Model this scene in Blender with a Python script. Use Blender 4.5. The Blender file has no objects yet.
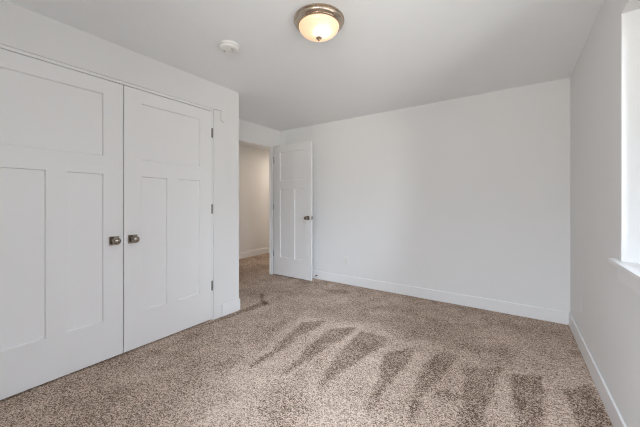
import bpy, bmesh, math, random
import numpy as np
from mathutils import Vector, Matrix, noise

S = bpy.context.scene
COL = S.collection

# ------------------------------------------------------------------ measurements (metres)
XL, XR, YB = -2.567, 0.446, 3.721      # closet wall, window wall, back wall
XA, YC = -3.369, 2.147                 # hall-door wall, end of closet wall
YF = -0.62                             # wall behind the camera
XH = -4.87                             # far wall of the hallway
H = 2.44
BB = 0.129                             # baseboard height

# ------------------------------------------------------------------ camera
cam = bpy.data.cameras.new('camera')
cam.sensor_width = 36.0
cam.lens = 286.6472 * 36.0 / 640.0
cam.shift_y = -(213.5 - 202.331) / 640.0
cam.clip_start = 0.02
co = bpy.data.objects.new('camera', cam)
COL.objects.link(co)
co.location = (0, 0, 1.2091)
co.rotation_euler = (math.radians(90), 0, 0.5985)
S.camera = co

# ------------------------------------------------------------------ exposure
S.view_settings.view_transform = 'Standard'
S.view_settings.look = 'None'
S.view_settings.gamma = 1.0
S.view_settings.use_curve_mapping = False
S.view_settings.exposure = 0.0
S.cycles.use_denoising = True
S.cycles.denoising_prefilter = 'NONE'
S.cycles.denoising_input_passes = 'RGB_ALBEDO_NORMAL'
S.cycles.filter_width = 1.1
S.cycles.max_bounces = 16
S.cycles.diffuse_bounces = 12
S.cycles.glossy_bounces = 4
S.cycles.transmission_bounces = 8
S.cycles.sample_clamp_indirect = 8.0

# ------------------------------------------------------------------ world: bright overcast sky over grey ground
W = bpy.data.worlds.new('world')
S.world = W
W.use_nodes = True
nt = W.node_tree
nt.nodes.clear()
tc = nt.nodes.new('ShaderNodeTexCoord')
sp = nt.nodes.new('ShaderNodeSeparateXYZ')
rp = nt.nodes.new('ShaderNodeValToRGB')
bg = nt.nodes.new('ShaderNodeBackground')
wo = nt.nodes.new('ShaderNodeOutputWorld')
mr = nt.nodes.new('ShaderNodeMapRange')
mr.inputs['From Min'].default_value = -1
nt.links.new(tc.outputs['Generated'], sp.inputs[0])
nt.links.new(sp.outputs['Z'], mr.inputs['Value'])
nt.links.new(mr.outputs[0], rp.inputs[0])
el = rp.color_ramp.elements
el[0].position = 0.48
el[0].color = (0.68, 0.67, 0.64, 1)
el[1].position = 0.51
el[1].color = (0.46, 0.47, 0.475, 1)
q = el.new(0.74)
q.color = (1.53, 1.74, 2.02, 1)
# the sky is brighter on the side the sun stands behind the cloud (behind the camera)
sun_side = nt.nodes.new('ShaderNodeMapRange')
sun_side.interpolation_type = 'SMOOTHSTEP'
sun_side.inputs['From Min'].default_value = -0.2
sun_side.inputs['From Max'].default_value = -0.9
sun_side.inputs['To Min'].default_value = 1.0
sun_side.inputs['To Max'].default_value = 5.6
nt.links.new(sp.outputs['Y'], sun_side.inputs['Value'])
SKY = 4.35
sk = nt.nodes.new('ShaderNodeMath')
sk.operation = 'MULTIPLY'
sk.inputs[1].default_value = SKY
nt.links.new(sun_side.outputs[0], sk.inputs[0])
nt.links.new(rp.outputs[0], bg.inputs['Color'])
nt.links.new(sk.outputs[0], bg.inputs['Strength'])
nt.links.new(bg.outputs[0], wo.inputs[0])


def portal(name, loc, rot, sx, sy):
    l = bpy.data.lights.new(name, 'AREA')
    l.shape = 'RECTANGLE'
    l.size, l.size_y = sx, sy
    l.cycles.is_portal = True
    o = bpy.data.objects.new(name, l)
    COL.objects.link(o)
    o.location = loc
    o.rotation_euler = rot
    return o


# daylight comes in through the right window and one added behind the camera
WY0, WY1, WZ0, WZ1 = 0.50, 2.075, 0.907, 2.172      # window in the right wall
FX0, FX1 = -0.55, 0.36                                # added window behind the camera, brightens the back wall
portal('window_portal', (XR + 0.165, (WY0 + WY1) / 2, (WZ0 + WZ1) / 2),
       (0, math.radians(90), 0), WZ1 - WZ0, WY1 - WY0)
portal('window_portal', ((FX0 + FX1) / 2, YF - 0.165, (WZ0 + WZ1) / 2),
       (math.radians(90), 0, 0), FX1 - FX0, WZ1 - WZ0)

LAMP = (-1.095, 1.593)
pl = bpy.data.lights.new('hall_light', 'AREA')
pl.shape = 'DISK'
pl.size = 0.3
pl.energy = 12
pl.color = (1.0, 0.85, 0.71)
po = bpy.data.objects.new('hall_light', pl)
COL.objects.link(po)
po.location = (-4.1, 5.3, 2.40)


# ------------------------------------------------------------------ materials
def mat(name, col, rough=0.5, metal=0.0, bump=None, spec=0.5, var=None):
    m = bpy.data.materials.new(name)
    m.use_nodes = True
    t = m.node_tree
    b = t.nodes['Principled BSDF']
    b.inputs['Base Color'].default_value = (*col, 1)
    b.inputs['Roughness'].default_value = rough
    b.inputs['Metallic'].default_value = metal
    b.inputs['Specular IOR Level'].default_value = spec
    g = t.nodes.new('ShaderNodeNewGeometry')
    if bump:
        sc, st, dist = bump
        n = t.nodes.new('ShaderNodeTexNoise')
        n.inputs['Scale'].default_value = sc
        n.inputs['Detail'].default_value = 3
        bp = t.nodes.new('ShaderNodeBump')
        bp.inputs['Strength'].default_value = st
        bp.inputs['Distance'].default_value = dist
        t.links.new(g.outputs['Position'], n.inputs['Vector'])
        t.links.new(n.outputs['Fac'], bp.inputs['Height'])
        t.links.new(bp.outputs[0], b.inputs['Normal'])
    if var:
        sc, amt = var
        n = t.nodes.new('ShaderNodeTexNoise')
        n.inputs['Scale'].default_value = sc
        n.inputs['Detail'].default_value = 2
        r = t.nodes.new('ShaderNodeMapRange')
        r.inputs['To Min'].default_value = 1 - amt
        r.inputs['To Max'].default_value = 1 + amt
        v = t.nodes.new('ShaderNodeVectorMath')
        v.operation = 'SCALE'
        v.inputs[0].default_value = col
        t.links.new(g.outputs['Position'], n.inputs['Vector'])
        t.links.new(n.outputs['Fac'], r.inputs['Value'])
        t.links.new(r.outputs[0], v.inputs['Scale'])
        t.links.new(v.outputs[0], b.inputs['Base Color'])
    return m


M_wall = mat('wall_paint', (0.80, 0.80, 0.795), 0.75, bump=(90, 0.12, 0.002), spec=0.3, var=(3, 0.01))
M_ceil = mat('ceiling_paint', (0.86, 0.88, 0.89), 0.9, bump=(38, 0.25, 0.004), spec=0.2, var=(5, 0.012))
M_trim = mat('trim_paint', (0.84, 0.84, 0.84), 0.38, spec=0.4, var=(6, 0.006))
M_door = mat('door_paint', (0.84, 0.84, 0.84), 0.40, spec=0.4, bump=(160, 0.04, 0.001), var=(6, 0.006))
M_nickel = mat('satin_nickel', (0.34, 0.30, 0.26), 0.14, 1.0, var=(40, 0.06))
M_brush = mat('brushed_nickel', (0.56, 0.465, 0.37), 0.26, 1.0, var=(60, 0.05))
M_hinge = mat('hinge_metal', (0.20, 0.18, 0.16), 0.4, 1.0, var=(60, 0.05))
M_plastic = mat('white_plastic', (0.79, 0.78, 0.76), 0.35, var=(20, 0.01))
M_dark = mat('dark_slot', (0.03, 0.03, 0.03), 0.6, var=(20, 0.05))
M_vinyl = mat('window_vinyl', (0.85, 0.86, 0.86), 0.35, var=(20, 0.01))
M_rubber = mat('white_rubber', (0.7, 0.7, 0.68), 0.6, var=(20, 0.01))
M_crease = mat('grey_crease', (0.42, 0.40, 0.38), 0.8, var=(60, 0.2))

M_glass = bpy.data.materials.new('window_glass')
M_glass.use_nodes = True
t = M_glass.node_tree
t.nodes.clear()
o_ = t.nodes.new('ShaderNodeOutputMaterial')
mx = t.nodes.new('ShaderNodeMixShader')
tr = t.nodes.new('ShaderNodeBsdfTransparent')
gl = t.nodes.new('ShaderNodeBsdfGlossy')
fr = t.nodes.new('ShaderNodeFresnel')
gl.inputs['Roughness'].default_value = 0.02
fr.inputs['IOR'].default_value = 1.3
t.links.new(fr.outputs[0], mx.inputs[0])
t.links.new(tr.outputs[0], mx.inputs[1])
t.links.new(gl.outputs[0], mx.inputs[2])
t.links.new(mx.outputs[0], o_.inputs[0])

# alabaster glass bowl of the lamp, lit by the bulb inside it
M_bowl = bpy.data.materials.new('lit_alabaster_glass')
M_bowl.use_nodes = True
t = M_bowl.node_tree
b = t.nodes['Principled BSDF']
b.inputs['Base Color'].default_value = (0.50, 0.42, 0.34, 1)
b.inputs['Roughness'].default_value = 0.25
tc2 = t.nodes.new('ShaderNodeTexCoord')
ns = t.nodes.new('ShaderNodeTexNoise')
ns.inputs['Scale'].default_value = 9
ns.inputs['Detail'].default_value = 3
t.links.new(tc2.outputs['Object'], ns.inputs['Vector'])
dist = t.nodes.new('ShaderNodeVectorMath')
dist.operation = 'DISTANCE'
dist.inputs[1].default_value = (0.038, -0.011, -0.085)
t.links.new(tc2.outputs['Object'], dist.inputs[0])
ad = t.nodes.new('ShaderNodeMath')
ad.operation = 'MULTIPLY_ADD'
ad.inputs[1].default_value = 0.06
t.links.new(ns.outputs['Fac'], ad.inputs[0])
t.links.new(dist.outputs['Value'], ad.inputs[2])
cr = t.nodes.new('ShaderNodeValToRGB')
e = cr.color_ramp.elements
e[0].position = 0.075
e[0].color = (1.0, 0.90, 0.78, 1)
e[1].position = 0.165
e[1].color = (0.68, 0.42, 0.22, 1)
e2 = cr.color_ramp.elements.new(0.11)
e2.color = (0.80, 0.52, 0.30, 1)
t.links.new(ad.outputs[0], cr.inputs[0])
t.links.new(cr.outputs[0], b.inputs['Emission Color'])
b.inputs['Emission Strength'].default_value = 1.15

# cut-pile carpet: speckled yarn; the "nap" attribute says which way the pile was brushed
M_carpet = bpy.data.materials.new('carpet')
M_carpet.use_nodes = True
t = M_carpet.node_tree
b = t.nodes['Principled BSDF']
b.inputs['Roughness'].default_value = 0.95
b.inputs['Specular IOR Level'].default_value = 0.1
g = t.nodes.new('ShaderNodeNewGeometry')


def tnoise(scale, detail=2, rough=0.6):
    n = t.nodes.new('ShaderNodeTexNoise')
    n.inputs['Scale'].default_value = scale
    n.inputs['Detail'].default_value = detail
    n.inputs['Roughness'].default_value = rough
    t.links.new(g.outputs['Position'], n.inputs['Vector'])
    return n


n1 = tnoise(140, 3, 0.8)
n2 = tnoise(7, 2)
n4 = tnoise(48, 2, 0.7)
n3 = tnoise(1.6, 2)
vor = t.nodes.new('ShaderNodeTexVoronoi')
vor.inputs['Scale'].default_value = 150
t.links.new(g.outputs['Position'], vor.inputs['Vector'])
at = t.nodes.new('ShaderNodeAttribute')
at.attribute_name = 'nap'


def mth(op, a, b_=None, c=None):
    n = t.nodes.new('ShaderNodeMath')
    n.operation = op
    for i, v in enumerate((a, b_, c)):
        if v is None:
            continue
        if isinstance(v, (int, float)):
            n.inputs[i].default_value = v
        else:
            t.links.new(v, n.inputs[i])
    return n.outputs[0]


sepv = t.nodes.new('ShaderNodeSeparateColor')
t.links.new(vor.outputs['Color'], sepv.inputs[0])
f = mth('MULTIPLY', sepv.outputs[0], 0.30)
f = mth('MULTIPLY_ADD', n1.outputs['Fac'], 1.45, f)          # yarn colour index
f = mth('MULTIPLY_ADD', n2.outputs['Fac'], 0.16, f)
f = mth('MULTIPLY_ADD', n4.outputs['Fac'], 0.42, f)
f = mth('MULTIPLY_ADD', n3.outputs['Fac'], 0.10, f)
f = mth('MULTIPLY_ADD', at.outputs['Fac'], -0.17, f)
f = mth('ADD', f, -0.68)
cr = t.nodes.new('ShaderNodeValToRGB')
cr.color_ramp.interpolation = 'LINEAR'
e = cr.color_ramp.elements
e[0].position = 0.27
e[0].color = (0.105, 0.066, 0.045, 1)
e[1].position = 0.72
e[1].color = (0.84, 0.69, 0.585, 1)
q = cr.color_ramp.elements.new(0.40)
q.color = (0.345, 0.253, 0.192, 1)
q = cr.color_ramp.elements.new(0.52)
q.color = (0.575, 0.455, 0.372, 1)
t.links.new(f, cr.inputs[0])
t.links.new(cr.outputs[0], b.inputs['Base Color'])
bp = t.nodes.new('ShaderNodeBump')
bp.inputs['Strength'].default_value = 0.6
bp.inputs['Distance'].default_value = 0.006
t.links.new(n1.outputs['Fac'], bp.inputs['Height'])
t.links.new(bp.outputs[0], b.inputs['Normal'])


# ------------------------------------------------------------------ helpers
def add_box(bm, x0, x1, y0, y1, z0, z1):
    v = [bm.verts.new(p) for p in ((x0, y0, z0), (x1, y0, z0), (x1, y1, z0), (x0, y1, z0),
                                   (x0, y0, z1), (x1, y0, z1), (x1, y1, z1), (x0, y1, z1))]
    for q in ((3, 2, 1, 0), (4, 5, 6, 7), (0, 1, 5, 4), (1, 2, 6, 5), (2, 3, 7, 6), (3, 0, 4, 7)):
        bm.faces.new([v[i] for i in q])


def boxes(*bs):
    bm = bmesh.new()
    for q in bs:
        add_box(bm, *q)
    return bm


def lathe(bm, prof, n=48, axis='Z', at=(0, 0, 0), sgn=1, sq=None):
    """spin (radius, along) points round an axis"""
    rings = []
    for r, h in prof:
        ring = []
        for i in range(n):
            a = 2 * math.pi * i / n
            c, s = math.cos(a) * r, math.sin(a) * r
            if axis == 'Z':
                p = (c, s, h * sgn)
            elif axis == 'X':
                p = (h * sgn, c, s)
            else:
                p = (c, h * sgn, s)
            ring.append(bm.verts.new(Vector(p) + Vector(at)))
        rings.append(ring)
    for a, b in zip(rings, rings[1:]):
        for i in range(n):
            bm.faces.new((a[i], a[(i + 1) % n], b[(i + 1) % n], b[i]))
    for ring in (rings[0], rings[-1]):
        try:
            bm.faces.new(ring)
        except ValueError:
            pass
    bmesh.ops.recalc_face_normals(bm, faces=bm.faces)


def link(name, bm, m, parent=None, smooth=False, bevel=0.0, seg=2, loc=None):
    bmesh.ops.recalc_face_normals(bm, faces=bm.faces)
    me = bpy.data.meshes.new(name)
    bm.to_mesh(me)
    bm.free()
    me.materials.append(m)
    for p in me.polygons:
        p.use_smooth = smooth
    o = bpy.data.objects.new(name, me)
    COL.objects.link(o)
    if loc:
        o.location = loc
    if parent:
        o.parent = parent
    if bevel:
        md = o.modifiers.new('bevel', 'BEVEL')
        md.width = bevel
        md.segments = seg
        md.limit_method = 'ANGLE'
        md.angle_limit = math.radians(40)
    if smooth:
        md = o.modifiers.new('es', 'EDGE_SPLIT')
        md.split_angle = math.radians(42)
    return o


def struct(o, label=None):
    o['kind'] = 'structure'
    if label:
        o['label'] = label
    return o


def empty(name, loc, label, cat=None, kind=None):
    o = bpy.data.objects.new(name, None)
    o.empty_display_size = 0.05
    COL.objects.link(o)
    o.location = loc
    o['label'] = label
    if cat:
        o['category'] = cat
    if kind:
        o['kind'] = kind
    return o


# ------------------------------------------------------------------ setting: floor
NAP = [
    ('A', [(-1.61, 2.43), (-1.60, 2.24), (-1.64, 2.02), (-1.60, 1.77), (-1.61, 1.46), (-1.63, 1.72), (-1.72, 2.03), (-1.76, 2.28)]),
    ('B', [(-1.45, 2.31), (-1.28, 2.48), (-1.27, 2.29), (-1.31, 2.06), (-1.33, 1.81), (-1.35, 1.53), (-1.41, 1.87)]),
    ('C', [(-1.18, 2.42), (-0.96, 2.46), (-0.93, 2.30), (-1.00, 2.04), (-1.04, 1.76), (-1.07, 1.58), (-1.15, 1.98)]),
    ('D', [(-0.85, 2.17), (-0.71, 2.39), (-0.68, 2.19), (-0.71, 1.87), (-0.71, 1.60), (-0.71, 1.55), (-0.75, 1.80)]),
    ('E', [(-0.56, 2.15), (-0.49, 2.45), (-0.39, 2.48), (-0.41, 2.28), (-0.45, 2.04), (-0.49, 1.87), (-0.48, 1.63), (-0.48, 1.60), (-0.52, 1.85)]),
    ('E2', [(-0.43, 1.96), (-0.35, 1.97), (-0.28, 1.97), (-0.34, 1.90), (-0.40, 1.90)]),
    ('F', [(-0.29, 2.31), (-0.10, 2.46), (-0.13, 2.16), (-0.17, 1.89), (-0.17, 1.73), (-0.19, 1.3), (-0.24, 1.3), (-0.24, 1.68), (-0.25, 1.95)]),
    ('G', [(-0.02, 2.41), (0.14, 2.50), (0.13, 2.17), (0.10, 1.92), (0.08, 1.4), (0.04, 1.4), (0.03, 1.86), (0.00, 2.12)]),
    ('H', [(0.26, 2.38), (0.40, 2.55), (0.42, 2.13), (0.40, 1.6), (0.33, 1.6), (0.30, 2.05), (0.29, 2.21)]),
]
NAP_SOFT = [
    (0.6, [(-1.96, 1.91), (-1.97, 2.21), (-1.89, 2.45), (-1.87, 2.15), (-1.87, 1.90)]),
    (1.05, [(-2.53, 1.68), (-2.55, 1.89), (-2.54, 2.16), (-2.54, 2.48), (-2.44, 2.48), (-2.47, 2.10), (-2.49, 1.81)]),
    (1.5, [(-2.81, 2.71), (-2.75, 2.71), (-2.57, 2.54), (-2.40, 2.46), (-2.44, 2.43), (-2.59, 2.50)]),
    (0.25, [(-1.74, 1.13), (-1.65, 1.23), (-1.44, 1.25), (-1.43, 1.14), (-1.46, 0.95)]),
    (0.22, [(-1.29, 1.31), (-1.28, 1.62), (-1.18, 1.65), (-1.11, 1.44), (-0.90, 1.25), (-1.13, 1.10), (-1.25, 1.16)]),
    (0.35, [(-1.36, 3.06), (-1.20, 3.30), (-0.88, 3.26), (-1.09, 3.00)]),
    (0.7, [(-2.23, 3.32), (-1.94, 3.46), (-1.80, 3.35), (-2.04, 3.23)]),
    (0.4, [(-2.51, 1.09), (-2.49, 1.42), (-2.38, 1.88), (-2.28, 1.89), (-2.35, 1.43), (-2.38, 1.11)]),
]
BRUSHED = [(-1.65, 1.07), (-1.67, 1.42), (-1.75, 1.93), (-1.88, 2.38), (-1.23, 2.66), (-0.66, 2.56), (-0.26, 2.56),
           (0.17, 2.62), (0.50, 2.7), (0.5, 0.3), (-1.3, 0.3)]


def sdist(P, X, Y):
    """signed distance to a polygon (negative inside) on arrays"""
    P = np.array(P)
    d = np.full(X.shape, 1e9)
    inside = np.zeros(X.shape, bool)
    for (x1, y1), (x2, y2) in zip(P, np.roll(P, -1, 0)):
        ex, ey = x2 - x1, y2 - y1
        L = ex * ex + ey * ey + 1e-12
        tt = np.clip(((X - x1) * ex + (Y - y1) * ey) / L, 0, 1)
        d = np.minimum(d, (X - x1 - tt * ex) ** 2 + (Y - y1 - tt * ey) ** 2)
        c = ((y1 > Y) != (y2 > Y)) & (X < ex * (Y - y1) / (y2 - y1 + 1e-12) + x1)
        inside ^= c
    return np.where(inside, -1, 1) * np.sqrt(d)


def make_floor():
    x0, x1, y0, y1 = -5.0, 0.60, -0.80, 6.20
    st = 0.02
    nx, ny = int((x1 - x0) / st) + 1, int((y1 - y0) / st) + 1
    xs, ys = np.linspace(x0, x1, nx), np.linspace(y0, y1, ny)
    X, Y = np.meshgrid(xs, ys)
    rng = np.random.RandomState(3)

    def field(cell):
        gx, gy = int((x1 - x0) / cell) + 3, int((y1 - y0) / cell) + 3
        G = rng.rand(gy, gx)
        u, v = (X - x0) / cell, (Y - y0) / cell
        i, j = u.astype(int), v.astype(int)
        a, b_ = u - i, v - j
        a, b_ = a * a * (3 - 2 * a), b_ * b_ * (3 - 2 * b_)
        return (G[j, i] * (1 - a) + G[j, i + 1] * a) * (1 - b_) + (G[j + 1, i] * (1 - a) + G[j + 1, i + 1] * a) * b_
    wob = (field(0.05) - 0.5) * 0.016 + (field(0.2) - 0.5) * 0.012

    def soft(P, w):
        return np.clip(0.5 - (sdist(P, X, Y) + wob) / w, 0, 1)
    nap = 0.5 + (field(0.35) - 0.5) * 0.5 + (field(0.12) - 0.5) * 0.35
    br = soft(BRUSHED, 0.22)
    nap = nap * (1 - br) + (0.14 + (nap - 0.5) * 0.8) * br
    for n, P in NAP:
        m = np.clip(0.5 - (sdist(P, X, Y) - 0.016 + wob) / 0.03, 0, 1)
        # the stroke fades towards the near end
        y_lo, y_hi = min(p[1] for p in P), max(p[1] for p in P)
        m = m * np.clip(0.95 + 0.2 * (Y - y_lo) / (y_hi - y_lo), 0, 1)
        nap = nap * (1 - m) + m * (0.95 + (field(0.1) - 0.5) * 0.35)
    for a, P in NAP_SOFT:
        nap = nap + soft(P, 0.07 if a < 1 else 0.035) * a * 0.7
    Z = np.zeros_like(X)
    V = np.stack([X, Y, Z], -1).reshape(-1, 3)
    idx = np.arange(nx * ny).reshape(ny, nx)
    F = np.stack([idx[:-1, :-1], idx[:-1, 1:], idx[1:, 1:], idx[1:, :-1]], -1).reshape(-1, 4)
    me = bpy.data.meshes.new('floor')
    me.from_pydata(V.tolist(), [], F.tolist())
    at_ = me.attributes.new('nap', 'FLOAT', 'POINT')
    at_.data.foreach_set('value', nap.reshape(-1).astype(np.float32))
    me.materials.append(M_carpet)
    o = bpy.data.objects.new('floor', me)
    COL.objects.link(o)
    struct(o, 'speckled beige and brown carpet with vacuum marks')


make_floor()

# ------------------------------------------------------------------ setting: shell
struct(link('ceiling', boxes((-5.0, 0.60, -0.80, 6.20, H, H + 0.12)), M_ceil), 'flat off-white textured ceiling')

# closet wall with its wide opening, turning the corner at YC
T = 0.115
OY0, OY1, OZ = 0.178, 1.824, 2.168
struct(link('wall_left', boxes(
    (XL - T, XL, YF, OY0, 0, H),
    (XL - T, XL, OY0, OY1, OZ, H),
    (XL - T, XL, OY1, YC, 0, H),
    (XA - 0.08, XL - T, YC - T, YC, 0, H),
), M_wall), 'white closet wall around the double doors')
struct(link('wall_closet', boxes((XA - 0.08, XA, YF, YC - T, 0, H)), M_wall))
# wall with the hall doorway
TE = 0.056
DY0, DY1, DZ = 2.725, 3.5326, 2.163
struct(link('wall_entry', boxes(
    (XA - TE, XA, YC, DY0, 0, H),
    (XA - TE, XA, DY0, DY1, DZ, H),
    (XA - TE, XA, DY1, YB, 0, H),
), M_wall), 'short white wall above and beside the hall doorway')
struct(link('wall_back', boxes((XA - TE, XR + 0.17, YB, YB + 0.12, 0, H)), M_wall), 'long blank white back wall')
WT = 0.17
def holed_wall(u0, u1, h0, h1, z0, z1, place):
    """wall panel with a window hole; place(u, d, z) -> point, d = depth 0 (room side) .. WT"""
    bm = bmesh.new()
    R = []
    for d_ in (0, WT):
        out = [bm.verts.new(place(u, d_, z)) for u, z in ((u0, 0), (u1, 0), (u1, H), (u0, H))]
        inn = [bm.verts.new(place(u, d_, z)) for u, z in ((h0, z0), (h1, z0), (h1, z1), (h0, z1))]
        for k in range(4):
            l = (k + 1) % 4
            bm.faces.new((out[k], out[l], inn[l], inn[k]))
        R.append((out, inn))
    for w_ in (0, 1):
        for k in range(4):
            l = (k + 1) % 4
            bm.faces.new((R[0][w_][k], R[0][w_][l], R[1][w_][l], R[1][w_][k]))
    return bm


struct(link('wall_right', holed_wall(YF, YB, WY0, WY1, WZ0 - 0.02, WZ1, lambda u, d_, z: (XR + d_, u, z)),
            M_wall, bevel=0.004), 'white window wall on the right')
struct(link('wall_front', holed_wall(XA - 0.08, XR + WT, FX0, FX1, WZ0 - 0.02, WZ1, lambda u, d_, z: (u, YF - d_, z)),
            M_wall, bevel=0.004))
struct(link('wall_hall', boxes(
    (XH - 0.1, XH, 1.4, 6.1, 0, H),
    (XH, XA - TE, 6.0, 6.1, 0, H),
    (XH, XA - TE, 1.4, 1.5, 0, H),
    (XA - TE, XA - TE + 0.08, YB + 0.12, 6.0, 0, H),
    (XA - TE - 0.005, XA - 0.08, 1.5, YC, 0, H),
), M_wall), 'plain wall of the hallway seen through the doorway')

# closet jamb
struct(link('trim_1', boxes(
    (XL - T, XL - 0.009, 1.804, OY1, 0, OZ),
    (XL - T, XL - 0.009, OY0, 0.198, 0, OZ),
    (XL - T, XL - 0.009, 0.198, 1.804, 2.147, OZ),
    (XL - 0.055, XL - 0.043, 0.198, 1.804, 2.135, 2.147),
    (XL - 0.055, XL - 0.043, 1.792, 1.804, 0, 2.135),
), M_trim, bevel=0.0015), 'thin white jamb around the closet doors')
# hall door jamb and stop
struct(link('trim_2', boxes(
    (XA - TE, XA - 0.003, 3.513, DY1, 0, DZ),
    (XA - TE, XA - 0.003, DY0, 2.744, 0, DZ),
    (XA - TE, XA - 0.008, 2.744, 3.513, 2.140, DZ),
    (XA - 0.050, XA - 0.036, 2.744, 3.513, 2.128, 2.140),
    (XA - 0.050, XA - 0.036, 3.501, 3.513, 0, 2.128),
    (XA - 0.050, XA - 0.036, 2.744, 2.756, 0, 2.128),
), M_trim, bevel=0.0015), 'white jamb of the hall doorway')


# thin grey crease line at the closet head
def crease():
    bm = bmesh.new()
    x0, x1 = XL - 0.001, XL + 0.0012
    w = 0.0028
    pts = [(1.822, 2.171), (1.925, 2.173), (1.909, 2.160), (1.909, 2.075), (1.925, 2.064), (1.948, 2.060)]
    for (a, b_) in ((0, 1), (2, 3), (3, 4), (4, 5)):
        p, q = Vector((0, *pts[a])), Vector((0, *pts[b_]))
        d = (q - p).normalized()
        n = Vector((0, -d.z, d.y)) * w
        vs = []
        for x in (x0, x1):
            for v in (p - n, q - n, q + n, p + n):
                vs.append(bm.verts.new((x, v.y, v.z)))
        for f_ in ((0, 1, 2, 3), (7, 6, 5, 4), (0, 4, 5, 1), (1, 5, 6, 2), (2, 6, 7, 3), (3, 7, 4, 0)):
            bm.faces.new([vs[i] for i in f_])
    return struct(link('trim_3', bm, M_crease), 'thin grey crease beside the closet door head')


crease()

# baseboards
BT = 0.013


def base(name, *bs, label=None):
    return struct(link(name, boxes(*bs), M_trim, bevel=0.006, seg=2), label)


base('baseboard_back', (XA, XR, YB - BT, YB, 0, BB), label='white baseboard along the back wall')
base('baseboard_right', (XR - BT, XR, YF, YB - BT, 0, BB), label='white baseboard under the window wall')


def base_left():
    bm = bmesh.new()
    P = [(XL, 1.915), (XL + BT, 1.915), (XL + BT, YC + BT), (XA, YC + BT), (XA, YC), (XL, YC)]
    lo = [bm.verts.new((x, y, 0)) for x, y in P]
    hi = [bm.verts.new((x, y, BB)) for x, y in P]
    bm.faces.new(lo)
    bm.faces.new(hi)
    for i in range(6):
        j = (i + 1) % 6
        bm.faces.new((lo[i], lo[j], hi[j], hi[i]))
    return struct(link('baseboard_left', bm, M_trim, bevel=0.006), 'short white baseboard wrapping the closet corner')


base_left()
base('baseboard_entry', (XA, XA + BT, 3.56, YB - BT, 0, BB), (XA, XA + BT, YC + BT, DY0 - 0.01, 0, BB))
base('baseboard_hall', (XH, XH + BT, 1.5, 6.0, 0, BB), label='white baseboard in the hallway')
base('baseboard_front', (XL, XR - BT, YF, YF + BT, 0, BB), (XL, XL + BT, YF + BT, OY0 - 0.09, 0, BB))


# ------------------------------------------------------------------ windows
def make_window(name, label, w, h, parentloc, rotz):
    """local: x across, y outward, z up; origin at the sill's inner corner"""
    root = empty(name, parentloc, label, kind='structure')
    root.rotation_euler = (0, 0, rotz)
    y0, y1 = 0.09, 0.15
    fw = 0.045
    fr_ = link('window_frame', boxes((0, w, y0, y1, 0, fw), (0, w, y0, y1, h - fw, h),
                                     (0, fw, y0, y1, fw, h - fw), (w - fw, w, y0, y1, fw, h - fw),
                                     (w / 2 - 0.02, w / 2 + 0.02, y0, y1, fw, h - fw)), M_vinyl, root, bevel=0.003)
    for k in range(2):
        a = fw if k == 0 else w / 2 + 0.02
        b_ = w / 2 - 0.02 if k == 0 else w - fw
        s = 0.035
        ys = (0.10, 0.125) if k == 0 else (0.118, 0.14)
        sash = link('sash', boxes((a, b_, *ys, fw, fw + s), (a, b_, *ys, h - fw - s, h - fw),
                                  (a, a + s, *ys, fw + s, h - fw - s), (b_ - s, b_, *ys, fw + s, h - fw - s)),
                    M_vinyl, root, bevel=0.002)
        link('pane', boxes((a + s, b_ - s, ys[0] + 0.009, ys[0] + 0.013, fw + s, h - fw - s)), M_glass, sash)
    st_ = link('window_sill', boxes((-0.10, w + 0.10, -0.030, 0.0, -0.020, 0), (0, w, 0, 0.09, -0.02, 0)), M_trim, root, bevel=0.001)
    link('apron', boxes((-0.035, w + 0.035, -0.009, 0, -0.095, -0.020)), M_trim, root, bevel=0.003)
    return root


make_window('window_1', 'white framed window with a white sill at the right edge', WY1 - WY0, WZ1 - WZ0, (XR, WY1, WZ0), -math.pi / 2)
make_window('fill_window', 'added white framed fill-light window behind the viewpoint', FX1 - FX0, WZ1 - WZ0, (FX1, YF, WZ0), math.pi)  # unseen window, put in as fill light for the back wall


# ------------------------------------------------------------------ doors
def door_leaf(w, h, t, panels, rec=0.013, sl=0.0045):
    """local: u along x 0..w, thickness along y 0..t, z up; panels recessed on both faces"""
    bm = bmesh.new()
    us = sorted({0, w} | {p[0] for p in panels} | {p[1] for p in panels})
    zs = sorted({0, h} | {p[2] for p in panels} | {p[3] for p in panels})

    def inpanel(u, z):
        for p in panels:
            if p[0] < u < p[1] and p[2] < z < p[3]:
                return True
        return False
    for y, s in ((0, 1), (t, -1)):
        for i in range(len(us) - 1):
            for j in range(len(zs) - 1):
                if inpanel((us[i] + us[i + 1]) / 2, (zs[j] + zs[j + 1]) / 2):
                    continue
                bm.faces.new([bm.verts.new(p) for p in ((us[i], y, zs[j]), (us[i + 1], y, zs[j]),
                                                         (us[i + 1], y, zs[j + 1]), (us[i], y, zs[j + 1]))])
        for (u0, u1, z0, z1) in panels:
            o = [bm.verts.new(p) for p in ((u0, y, z0), (u1, y, z0), (u1, y, z1), (u0, y, z1))]
            d = rec * s
            i_ = [bm.verts.new(p) for p in ((u0 + sl, y + d, z0 + sl), (u1 - sl, y + d, z0 + sl),
                                            (u1 - sl, y + d, z1 - sl), (u0 + sl, y + d, z1 - sl))]
            bm.faces.new(i_)
            for k in range(4):
                l = (k + 1) % 4
                bm.faces.new((o[k], o[l], i_[l], i_[k]))
    for i in range(len(us) - 1):
        for z in (0, h):
            bm.faces.new([bm.verts.new(p) for p in ((us[i], 0, z), (us[i + 1], 0, z), (us[i + 1], t, z), (us[i], t, z))])
    for j in range(len(zs) - 1):
        for u in (0, w):
            bm.faces.new([bm.verts.new(p) for p in ((u, 0, zs[j]), (u, 0, zs[j + 1]), (u, t, zs[j + 1]), (u, t, zs[j]))])
    bmesh.ops.remove_doubles(bm, verts=bm.verts, dist=1e-5)
    bmesh.ops.recalc_face_normals(bm, faces=bm.faces)
    return bm


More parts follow.
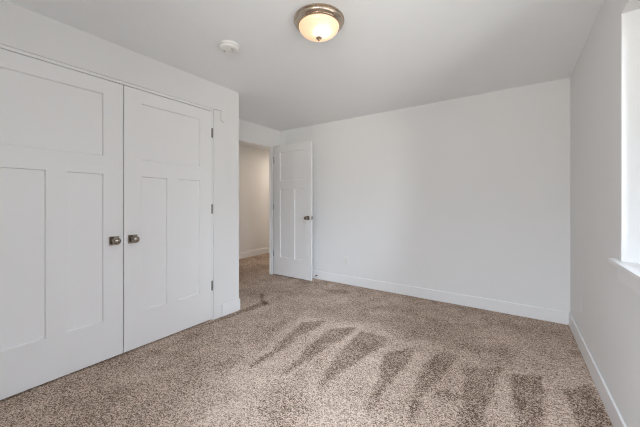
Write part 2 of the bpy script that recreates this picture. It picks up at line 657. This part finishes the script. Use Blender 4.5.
def make_knob(parent, u, z, y, s):
    """knob in the leaf's local frame, sticking out along s*y from the face at y"""
    bm = bmesh.new()
    lathe(bm, [(0.0001, 0.009), (0.017, 0.009), (0.0165, 0.012), (0.0115, 0.016), (0.0105, 0.032), (0.014, 0.037),
               (0.0225, 0.042), (0.0278, 0.049), (0.0288, 0.056), (0.0268, 0.064), (0.0225, 0.0695), (0.0215, 0.0705),
               (0.0190, 0.0690), (0.0120, 0.0725), (0.0001, 0.0735)], 40, 'Y', (u, y, z), s)
    k = link('door_knob', bm, M_nickel, parent, smooth=True)
    k['label'] = 'round satin nickel knob'
    a, b_ = sorted((y, y + s * 0.009))
    h_ = 0.034
    link('rosette', boxes((u - h_, u + h_, a, b_, z - h_, z + h_)), M_nickel, k, bevel=0.0035, seg=3)
    return k


def make_hinge(parent, u, z, y, leafdir=1):
    bm = bmesh.new()
    for i in range(5):
        z0 = z - 0.046 + i * 0.0184
        lathe(bm, [(0.0062, z0 + 0.0006), (0.0067, z0 + 0.0012), (0.0067, z0 + 0.0172), (0.0062, z0 + 0.0178)], 14, 'Z', (u, y, 0))
    for zz, sg in ((z - 0.046, -1), (z + 0.046, 1)):
        a, b_ = sorted((zz, zz + sg * 0.004))
        lathe(bm, [(0.0045, a), (0.0045, b_)], 12, 'Z', (u, y, 0))
    a, b_ = sorted((u, u + leafdir * 0.004))
    add_box(bm, a - 0.0005, b_ + 0.0005, y, y + 0.03, z - 0.045, z + 0.045)
    h_ = link('hinge', bm, M_hinge, parent)
    h_['label'] = 'dark metal hinge'
    return h_


def three_panel(w):
    """one wide panel over two tall ones"""
    st_, mu = 0.131, 0.108
    pw = (w - 2 * st_ - mu) / 2
    return [(st_, w - st_, 1.550, 2.018), (st_, st_ + pw, 0.293, 1.411), (w - st_ - pw, w - st_, 0.293, 1.411)]


LT = 0.035
Z0 = 0.013
# closet doors: local x runs along the wall's +y, thickness into the closet
# rotation of +90deg: local x -> world +y, local y -> world -x
for name, y0, w, ku, hinge_u, lab in (
        ('door_1', 0.2020, 0.7962, 0.7962 - 0.064, None, 'left closet door leaf, white with three recessed panels, cut off by the photo edge'),
        ('door_2', 1.0035, 0.7965, 0.0625, 0.7995, 'right closet door leaf, white with three recessed panels and visible hinges')):
    d = link(name, door_leaf(w, 2.1265, LT, three_panel(w)), M_door, bevel=0.0012)
    d.location = (XL - 0.004, y0, Z0)
    d.rotation_euler = (0, 0, math.pi / 2)
    struct(d, lab)
    make_knob(d, ku, 0.912 - Z0, 0, -1)
    if hinge_u:
        for hz in (1.920, 1.141, 0.357):
            make_hinge(d, hinge_u, hz - Z0, -0.0035)

# hall door, swung open against the back wall
DW = 0.767
d = link('door_3', door_leaf(DW, 2.128, LT, three_panel(DW)), M_door, bevel=0.0012)
d.location = (-3.338, 3.530, Z0)
struct(d, 'white three-panel hall door standing open in front of the back wall')
make_knob(d, DW - 0.062, 0.968 - Z0, 0, -1)
make_knob(d, DW - 0.062, 0.968 - Z0, LT, 1)
bm = bmesh.new()
lathe(bm, [(0.0001, 0), (0.0075, 0.0), (0.0075, 0.009), (0.006, 0.0125), (0.0001, 0.0125)], 16, 'X', (DW, LT / 2, 0.968 - Z0), 1)
add_box(bm, DW - 0.001, DW + 0.0012, LT / 2 - 0.0115, LT / 2 + 0.0115, 0.968 - Z0 - 0.028, 0.968 - Z0 + 0.028)
lb = link('latch', bm, M_brush, d)
for hz in (1.920, 1.141, 0.357):
    make_hinge(d, -0.005, hz - Z0, 0.003)

# ------------------------------------------------------------------ ceiling light
cl = empty('ceiling_light', (LAMP[0], LAMP[1], H), 'round brushed nickel flush ceiling lamp with a glowing frosted glass bowl', 'ceiling lamp')
bm = bmesh.new()
lathe(bm, [(0.0001, -0.0005), (0.150, -0.0005), (0.166, -0.002), (0.1705, -0.008), (0.1710, -0.015), (0.167, -0.019), (0.1635, -0.021),
           (0.1650, -0.025), (0.1640, -0.032), (0.158, -0.040), (0.150, -0.046), (0.1455, -0.049), (0.1465, -0.052),
           (0.1440, -0.056), (0.137, -0.058), (0.130, -0.057), (0.128, -0.050), (0.0001, -0.048)], 96)
bmesh.ops.scale(bm, vec=(1, 1, 0.84), verts=bm.verts)
link('base_pan', bm, M_brush, cl, smooth=True)
bm = bmesh.new()
prof = [(0.133, -0.044)]
for i in range(1, 19):
    a = i / 18 * math.pi / 2
    prof.append((max(0.0001, 0.1365 * math.cos(a) ** 0.86), -0.045 - 0.070 * math.sin(a) ** 1.1))
lathe(bm, prof, 72)
sh = link('glass_bowl', bm, M_bowl, cl, smooth=True)
bm = bmesh.new()
lathe(bm, [(0.0001, -0.130), (0.014, -0.131), (0.0200, -0.134), (0.0190, -0.139), (0.010, -0.142), (0.0055, -0.143),
           (0.0075, -0.146), (0.007, -0.150), (0.004, -0.1535), (0.0001, -0.1545)], 32)
bmesh.ops.translate(bm, vec=(0, 0, 0.0125), verts=bm.verts)
link('finial', bm, M_brush, cl, smooth=True)

# ------------------------------------------------------------------ smoke detector
sd = empty('smoke_detector', (-1.850, 1.452, H), 'small round white smoke detector on the ceiling above the closet doors', 'smoke detector')
sd.scale = (1.1, 1.1, 1.12)
bm = bmesh.new()
lathe(bm, [(0.0001, -0.0003), (0.066, -0.0003), (0.068, -0.003), (0.068, -0.012), (0.066, -0.0145), (0.0001, -0.0145)], 56)
link('mounting_base', bm, M_plastic, sd, smooth=True)
bm = bmesh.new()
lathe(bm, [(0.0001, -0.0145), (0.060, -0.0145), (0.061, -0.018), (0.0655, -0.019), (0.0660, -0.030), (0.063, -0.036), (0.056, -0.0385),
           (0.024, -0.040), (0.023, -0.0385), (0.021, -0.0385), (0.020, -0.0395), (0.0001, -0.0395)], 56)
body = link('housing', bm, M_plastic, sd, smooth=True)
bm = bmesh.new()
lathe(bm, [(0.0001, 0), (0.0055, 0), (0.0055, -0.002), (0.0001, -0.002)], 16, 'Z', (-0.034, -0.016, -0.0386))
link('sensor_hole', bm, M_dark, body)
bm = bmesh.new()
lathe(bm, [(0.0001, 0), (0.008, 0), (0.0075, -0.0012), (0.0001, -0.0014)], 20, 'Z', (0.0, 0.0, -0.0394))
link('test_button', bm, M_plastic, body)
bm = bmesh.new()
for k in range(4):
    add_box(bm, 0.030 + k * 0.0045, 0.032 + k * 0.0045, -0.012, 0.012, -0.0400, -0.0380)
link('sound_slots', bm, mat('grey_slot', (0.45, 0.44, 0.43), 0.6, var=(20, 0.05)), body)


# ------------------------------------------------------------------ outlets
def make_outlet(loc, rotz, label):
    r = empty('wall_outlet', loc, label, 'outlet')
    r.rotation_euler = (0, 0, rotz)
    link('cover_plate', boxes((-0.035, 0.035, -0.005, 0, -0.0575, 0.0575)), M_plastic, r, bevel=0.003)
    for zc in (-0.0195, 0.0195):
        bm = bmesh.new()
        add_box(bm, -0.0165, 0.0165, -0.0070, -0.005, zc - 0.014, zc + 0.014)
        s_ = link('socket', bm, M_plastic, r, bevel=0.004, seg=3)
        bm = bmesh.new()
        add_box(bm, -0.0075, -0.0055, -0.0074, -0.0069, zc - 0.004, zc + 0.006)
        add_box(bm, 0.0055, 0.0075, -0.0074, -0.0069, zc - 0.003, zc + 0.005)
        lathe(bm, [(0.0022, -0.0069), (0.0022, -0.0074)], 12, 'Y', (0, 0, zc - 0.009))
        link('slots', bm, M_dark, s_)
    bm = bmesh.new()
    lathe(bm, [(0.0028, -0.006), (0.0028, -0.0072), (0.002, -0.0076)], 12, 'Y')
    link('screw', bm, M_plastic, r)
    return r


make_outlet((-2.064, YB, 0.350), 0, 'white double outlet low on the back wall beside the open door')
wp = empty('wall_plate', (XR, 3.18, 0.372), 'faint blank white wall plate low on the window wall near the corner', 'wall plate')
wp.rotation_euler = (0, 0, -math.pi / 2)
link('cover_plate', boxes((-0.035, 0.035, -0.003, 0, -0.0575, 0.0575)), M_wall, wp, bevel=0.0025)
for sz in (-0.042, 0.042):
    bm = bmesh.new()
    lathe(bm, [(0.0028, -0.0025), (0.0028, -0.0036), (0.002, -0.0040)], 12, 'Y', (0, 0, sz))
    link('screw', bm, M_plastic, wp)

# ------------------------------------------------------------------ spring door stop on the baseboard behind the door
ds = empty('door_stop', (-2.588, YB - BT, 0.056), 'small metal spring door stop on the baseboard beside the open door', 'door stop')
bm = bmesh.new()
lathe(bm, [(0.0001, 0), (0.012, 0), (0.012, 0.003), (0.007, 0.008), (0.0001, 0.008)], 24, 'Y', (0, 0, 0), -1)
link('mounting_base', bm, M_hinge, ds, smooth=True)
bm = bmesh.new()
N, turns, R0, rr = 220, 13, 0.0058, 0.0013
rings = []
for i in range(N + 1):
    tt = i / N
    a = tt * turns * 2 * math.pi
    c = Vector((math.cos(a) * R0, -0.006 - tt * 0.062, math.sin(a) * R0))
    rad = Vector((math.cos(a), 0, math.sin(a)))
    ring = []
    for k in range(6):
        b_ = k / 6 * 2 * math.pi
        ring.append(bm.verts.new(c + rad * rr * math.cos(b_) + Vector((0, 1, 0)) * rr * math.sin(b_)))
    rings.append(ring)
for a_, b_ in zip(rings, rings[1:]):
    for k in range(6):
        bm.faces.new((a_[k], a_[(k + 1) % 6], b_[(k + 1) % 6], b_[k]))
link('spring', bm, M_hinge, ds, smooth=True)
bm = bmesh.new()
lathe(bm, [(0.0001, 0.066), (0.007, 0.066), (0.008, 0.069), (0.008, 0.077), (0.006, 0.081), (0.0001, 0.082)], 20, 'Y', (0, 0, 0), -1)
link('rubber_tip', bm, M_rubber, ds, smooth=True)
